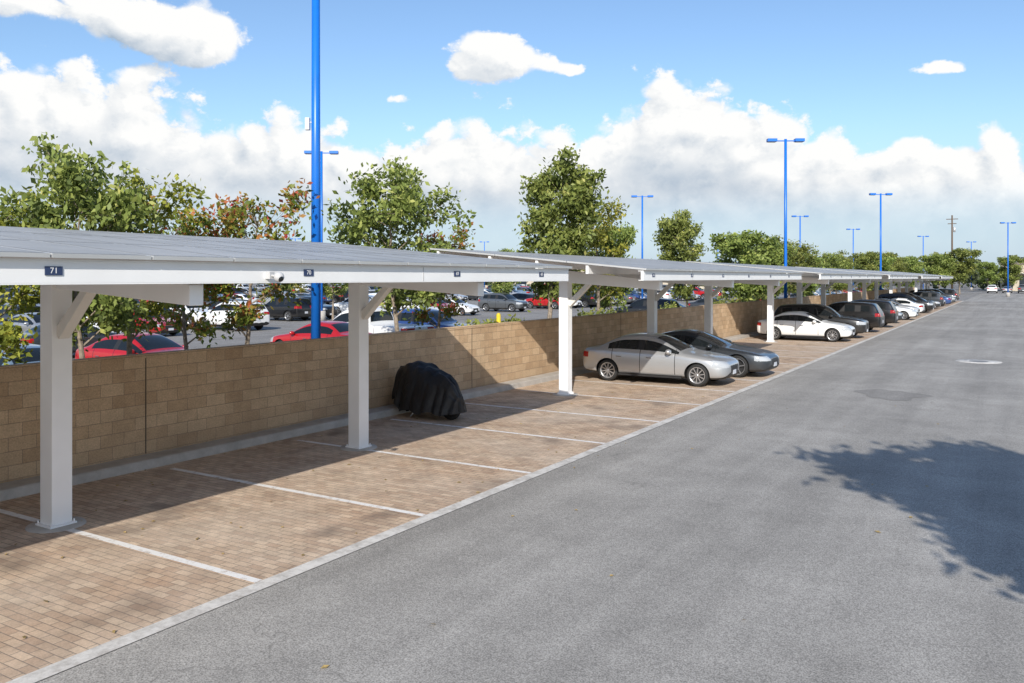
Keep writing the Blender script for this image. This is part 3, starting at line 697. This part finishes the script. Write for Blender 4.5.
bm=bmesh.new()
for i in range(190):
    x=random.uniform(-11.9,-1) ; y=random.uniform(2,22)
    if random.random()<.65: x=random.uniform(-12,-6.6)
    s=random.uniform(.012,.03); a=random.uniform(0,6.3); z=.016
    vs=[bm.verts.new((x+s*1.5*math.cos(a),y+s*1.5*math.sin(a),z)),bm.verts.new((x-s*.7*math.sin(a),y+s*.7*math.cos(a),z+.01)),bm.verts.new((x-s*1.5*math.cos(a),y-s*1.5*math.sin(a),z+.003)),bm.verts.new((x+s*.7*math.sin(a),y-s*.7*math.cos(a),z))]
    bm.faces.new(vs)
obj_from_bm('fallen_leaves',bm,[simple('dry_leaf',(.34,.24,.09),.8,.5,30)])

# ------------------------------------------------------------ world
w=bpy.data.worlds.new('World'); scene.world=w; w.use_nodes=True; nt=w.node_tree; nt.nodes.clear()
w.cycles.sampling_method='MANUAL'; w.cycles.sample_map_resolution=512
class WN:
    def __init__(s,t): s.t=t
    def n(s,ty,**k):
        x=s.t.nodes.new(ty)
        for a,v in k.items(): setattr(x,a,v)
        return x
    def math(s,op,*a):
        x=s.n('ShaderNodeMath',operation=op)
        for i,v in enumerate(a):
            if isinstance(v,(int,float)): x.inputs[i].default_value=v
            else: s.t.links.new(v,x.inputs[i])
        return x.outputs[0]
    def mr(s,v,a,b,c=0,d=1,ty='SMOOTHSTEP'):
        x=s.n('ShaderNodeMapRange',interpolation_type=ty); s.t.links.new(v,x.inputs[0])
        for i,q in enumerate((a,b,c,d)): x.inputs[i+1].default_value=q
        return x.outputs[0]
    def mix(s,f,a,b,bt='MIX'):
        x=s.n('ShaderNodeMix',data_type='RGBA',blend_type=bt)
        for i,v in((0,f),(6,a),(7,b)):
            if isinstance(v,(int,float)): x.inputs[i].default_value=v
            elif isinstance(v,tuple): x.inputs[i].default_value=(*v,1)
            else: s.t.links.new(v,x.inputs[i])
        return x.outputs[2]
gt=bpy.data.node_groups.new('cloud_density','ShaderNodeTree')
gt.interface.new_socket('az',in_out='INPUT',socket_type='NodeSocketFloat'); gt.interface.new_socket('v',in_out='INPUT',socket_type='NodeSocketFloat')
gt.interface.new_socket('base',in_out='INPUT',socket_type='NodeSocketFloat')
gt.interface.new_socket('d',in_out='OUTPUT',socket_type='NodeSocketFloat')
G=WN(gt); gi=G.n('NodeGroupInput'); go=G.n('NodeGroupOutput')
cb=G.n('ShaderNodeCombineXYZ'); gt.links.new(gi.outputs[0],cb.inputs[0]); gt.links.new(G.math('MULTIPLY',gi.outputs[1],1.25),cb.inputs[1])
def gn(scale,det,ro):
    x=G.n('ShaderNodeTexNoise',noise_dimensions='2D'); x.inputs['Scale'].default_value=scale; x.inputs['Detail'].default_value=det; x.inputs['Roughness'].default_value=ro
    gt.links.new(cb.outputs[0],x.inputs['Vector']); return x.outputs['Fac']
n1=gn(6,3,.5); n2=gn(15,1,.5); n3=gn(34,5,.62)
b2=G.math('ABSOLUTE',G.math('SUBTRACT',n2,.5)); b3=G.math('ABSOLUTE',G.math('SUBTRACT',n3,.5))
dens=G.math('MULTIPLY',G.math('SUBTRACT',n1,.5),2.0)
dens=G.math('ADD',dens,G.math('MULTIPLY',b2,2.0)); dens=G.math('ADD',dens,G.math('MULTIPLY',b3,1.1))
dens=G.math('ADD',dens,G.math('MULTIPLY',G.math('SUBTRACT',n3,.5),.5))
gt.links.new(G.math('ADD',dens,gi.outputs[2]),go.inputs[0])
W=WN(nt)
tc=W.n('ShaderNodeTexCoord'); sp=W.n('ShaderNodeSeparateXYZ'); nt.links.new(tc.outputs['Generated'],sp.inputs[0]); x,y,z=sp.outputs
az=W.math('ARCTAN2',x,y); hor=W.math('SQRT',W.math('ADD',W.math('MULTIPLY',x,x),W.math('MULTIPLY',y,y))); vv=W.math('DIVIDE',z,W.math('MAXIMUM',hor,.02))
# cloud-bank top (tan elevation) against compass bearing
fc=W.n('ShaderNodeFloatCurve'); cm=fc.mapping.curves[0]
TOP=[(-180,.22),(-120,.30),(-90,.22),(-72,.25),(-63,.228),(-57.7,.224),(-52,.202),(-45.7,.188),(-39,.176),(-34,.190),(-28,.186),(-24,.208),(-19.4,.222),(-15.4,.188),(-12.3,.168),(-10,.172),(-7.5,.145),(-3,.142),(2,.135),(15,.18),(40,.28),(90,.22),(140,.30),(180,.22)]
pts=[((a+180)/360,v/.4) for a,v in TOP]
cm.points[0].location=pts[0]; cm.points[1].location=pts[-1]
for p in pts[1:-1]: cm.points.new(*p)
fc.mapping.update()
W.t.links.new(W.math('DIVIDE',W.math('ADD',az,math.pi),2*math.pi),fc.inputs['Value'])
top=W.math('MULTIPLY',fc.outputs[0],.4)
def basef(a,v):
    b=W.math('DIVIDE',W.math('SUBTRACT',top,v),.036)
    b=W.math('MINIMUM',W.math('MAXIMUM',W.math('MULTIPLY',b,.5),-2.5),.95)
    tot=None
    for A,vv_,sa,sv,am in ((-60.,.285,9,.032,1.10),(-52.3,.265,4.2,.032,1.1),(-32.7,.262,5.4,.034,1.10),(-27.0,.248,1.3,.011,.70),(-4,.222,2.4,.012,.65),(-39,.212,2.4,.010,.7)):
        dx=W.math('DIVIDE',W.math('SUBTRACT',a,R(A)),R(sa)); dv=W.math('DIVIDE',W.math('SUBTRACT',v,vv_),sv)
        g_=W.math('MULTIPLY',W.math('EXPONENT',W.math('MULTIPLY',W.math('ADD',W.math('MULTIPLY',dx,dx),W.math('MULTIPLY',dv,dv)),-1.)),am+.75)
        tot=g_ if tot is None else W.math('ADD',tot,g_)
    return W.math('MAXIMUM',b,W.math('SUBTRACT',tot,1.17))
def D(a,v):
    g=W.n('ShaderNodeGroup'); g.node_tree=gt; nt.links.new(a,g.inputs[0]); nt.links.new(v,g.inputs[1]); nt.links.new(basef(a,v),g.inputs[2]); return g.outputs[0]
d0=D(az,vv); d1=D(W.math('ADD',az,.012),W.math('ADD',vv,.018))
mask=W.mr(d0,.16,.50)
lit=W.math('ADD',W.math('MULTIPLY',W.math('SUBTRACT',d0,d1),.60),.78)
lowv=W.mr(W.math('DIVIDE',vv,top),.40,.88)
lit=W.math('MULTIPLY',lit,W.math('ADD',W.math('MULTIPLY',lowv,.60),.48))
lit=W.math('MINIMUM',W.math('MAXIMUM',lit,0.),1.)
sky=W.n('ShaderNodeTexSky',sky_type='NISHITA'); sky.sun_disc=False; sky.sun_elevation=R(29.4); sky.sun_rotation=R(154.3); sky.air_density=1.; sky.dust_density=.6; sky.ozone_density=1.6
K=1/.15
skyc=W.mix(1.,sky.outputs[0],(.92,1.02,1.12),'MULTIPLY')
ccol=W.mix(lit,tuple(K*c for c in(.40,.50,.62)),tuple(K*c for c in(1.0,1.0,.99)))
haze=W.mr(vv,.0,.20,.85,.0)
base=W.mix(haze,skyc,tuple(K*c for c in(.50,.64,.80)))
final=W.mix(W.math('MULTIPLY',mask,W.mr(vv,.03,.11,.15,1.)),base,ccol)
bg=W.n('ShaderNodeBackground'); bg.inputs[1].default_value=.15; nt.links.new(final,bg.inputs[0]); wo=W.n('ShaderNodeOutputWorld'); nt.links.new(bg.outputs[0],wo.inputs[0])
sl=bpy.data.lights.new('sun','SUN'); sl.energy=5.; sl.angle=R(.5); sl.color=(1,.95,.87); so=bpy.data.objects.new('sun',sl); link(so); so.rotation_euler=SUN.to_track_quat('-Z','Y').to_euler(); so.location=(20,-30,40)
cd=bpy.data.cameras.new('camera'); cd.lens=29.25; cd.sensor_width=36; cd.shift_y=-63.5/1024; cd.clip_end=5000; cd.clip_start=.05
co=bpy.data.objects.new('camera',cd); link(co); co.location=(0,0,H); co.rotation_euler=(R(90),0,A0); scene.camera=co
print('objs',len(bpy.data.objects))
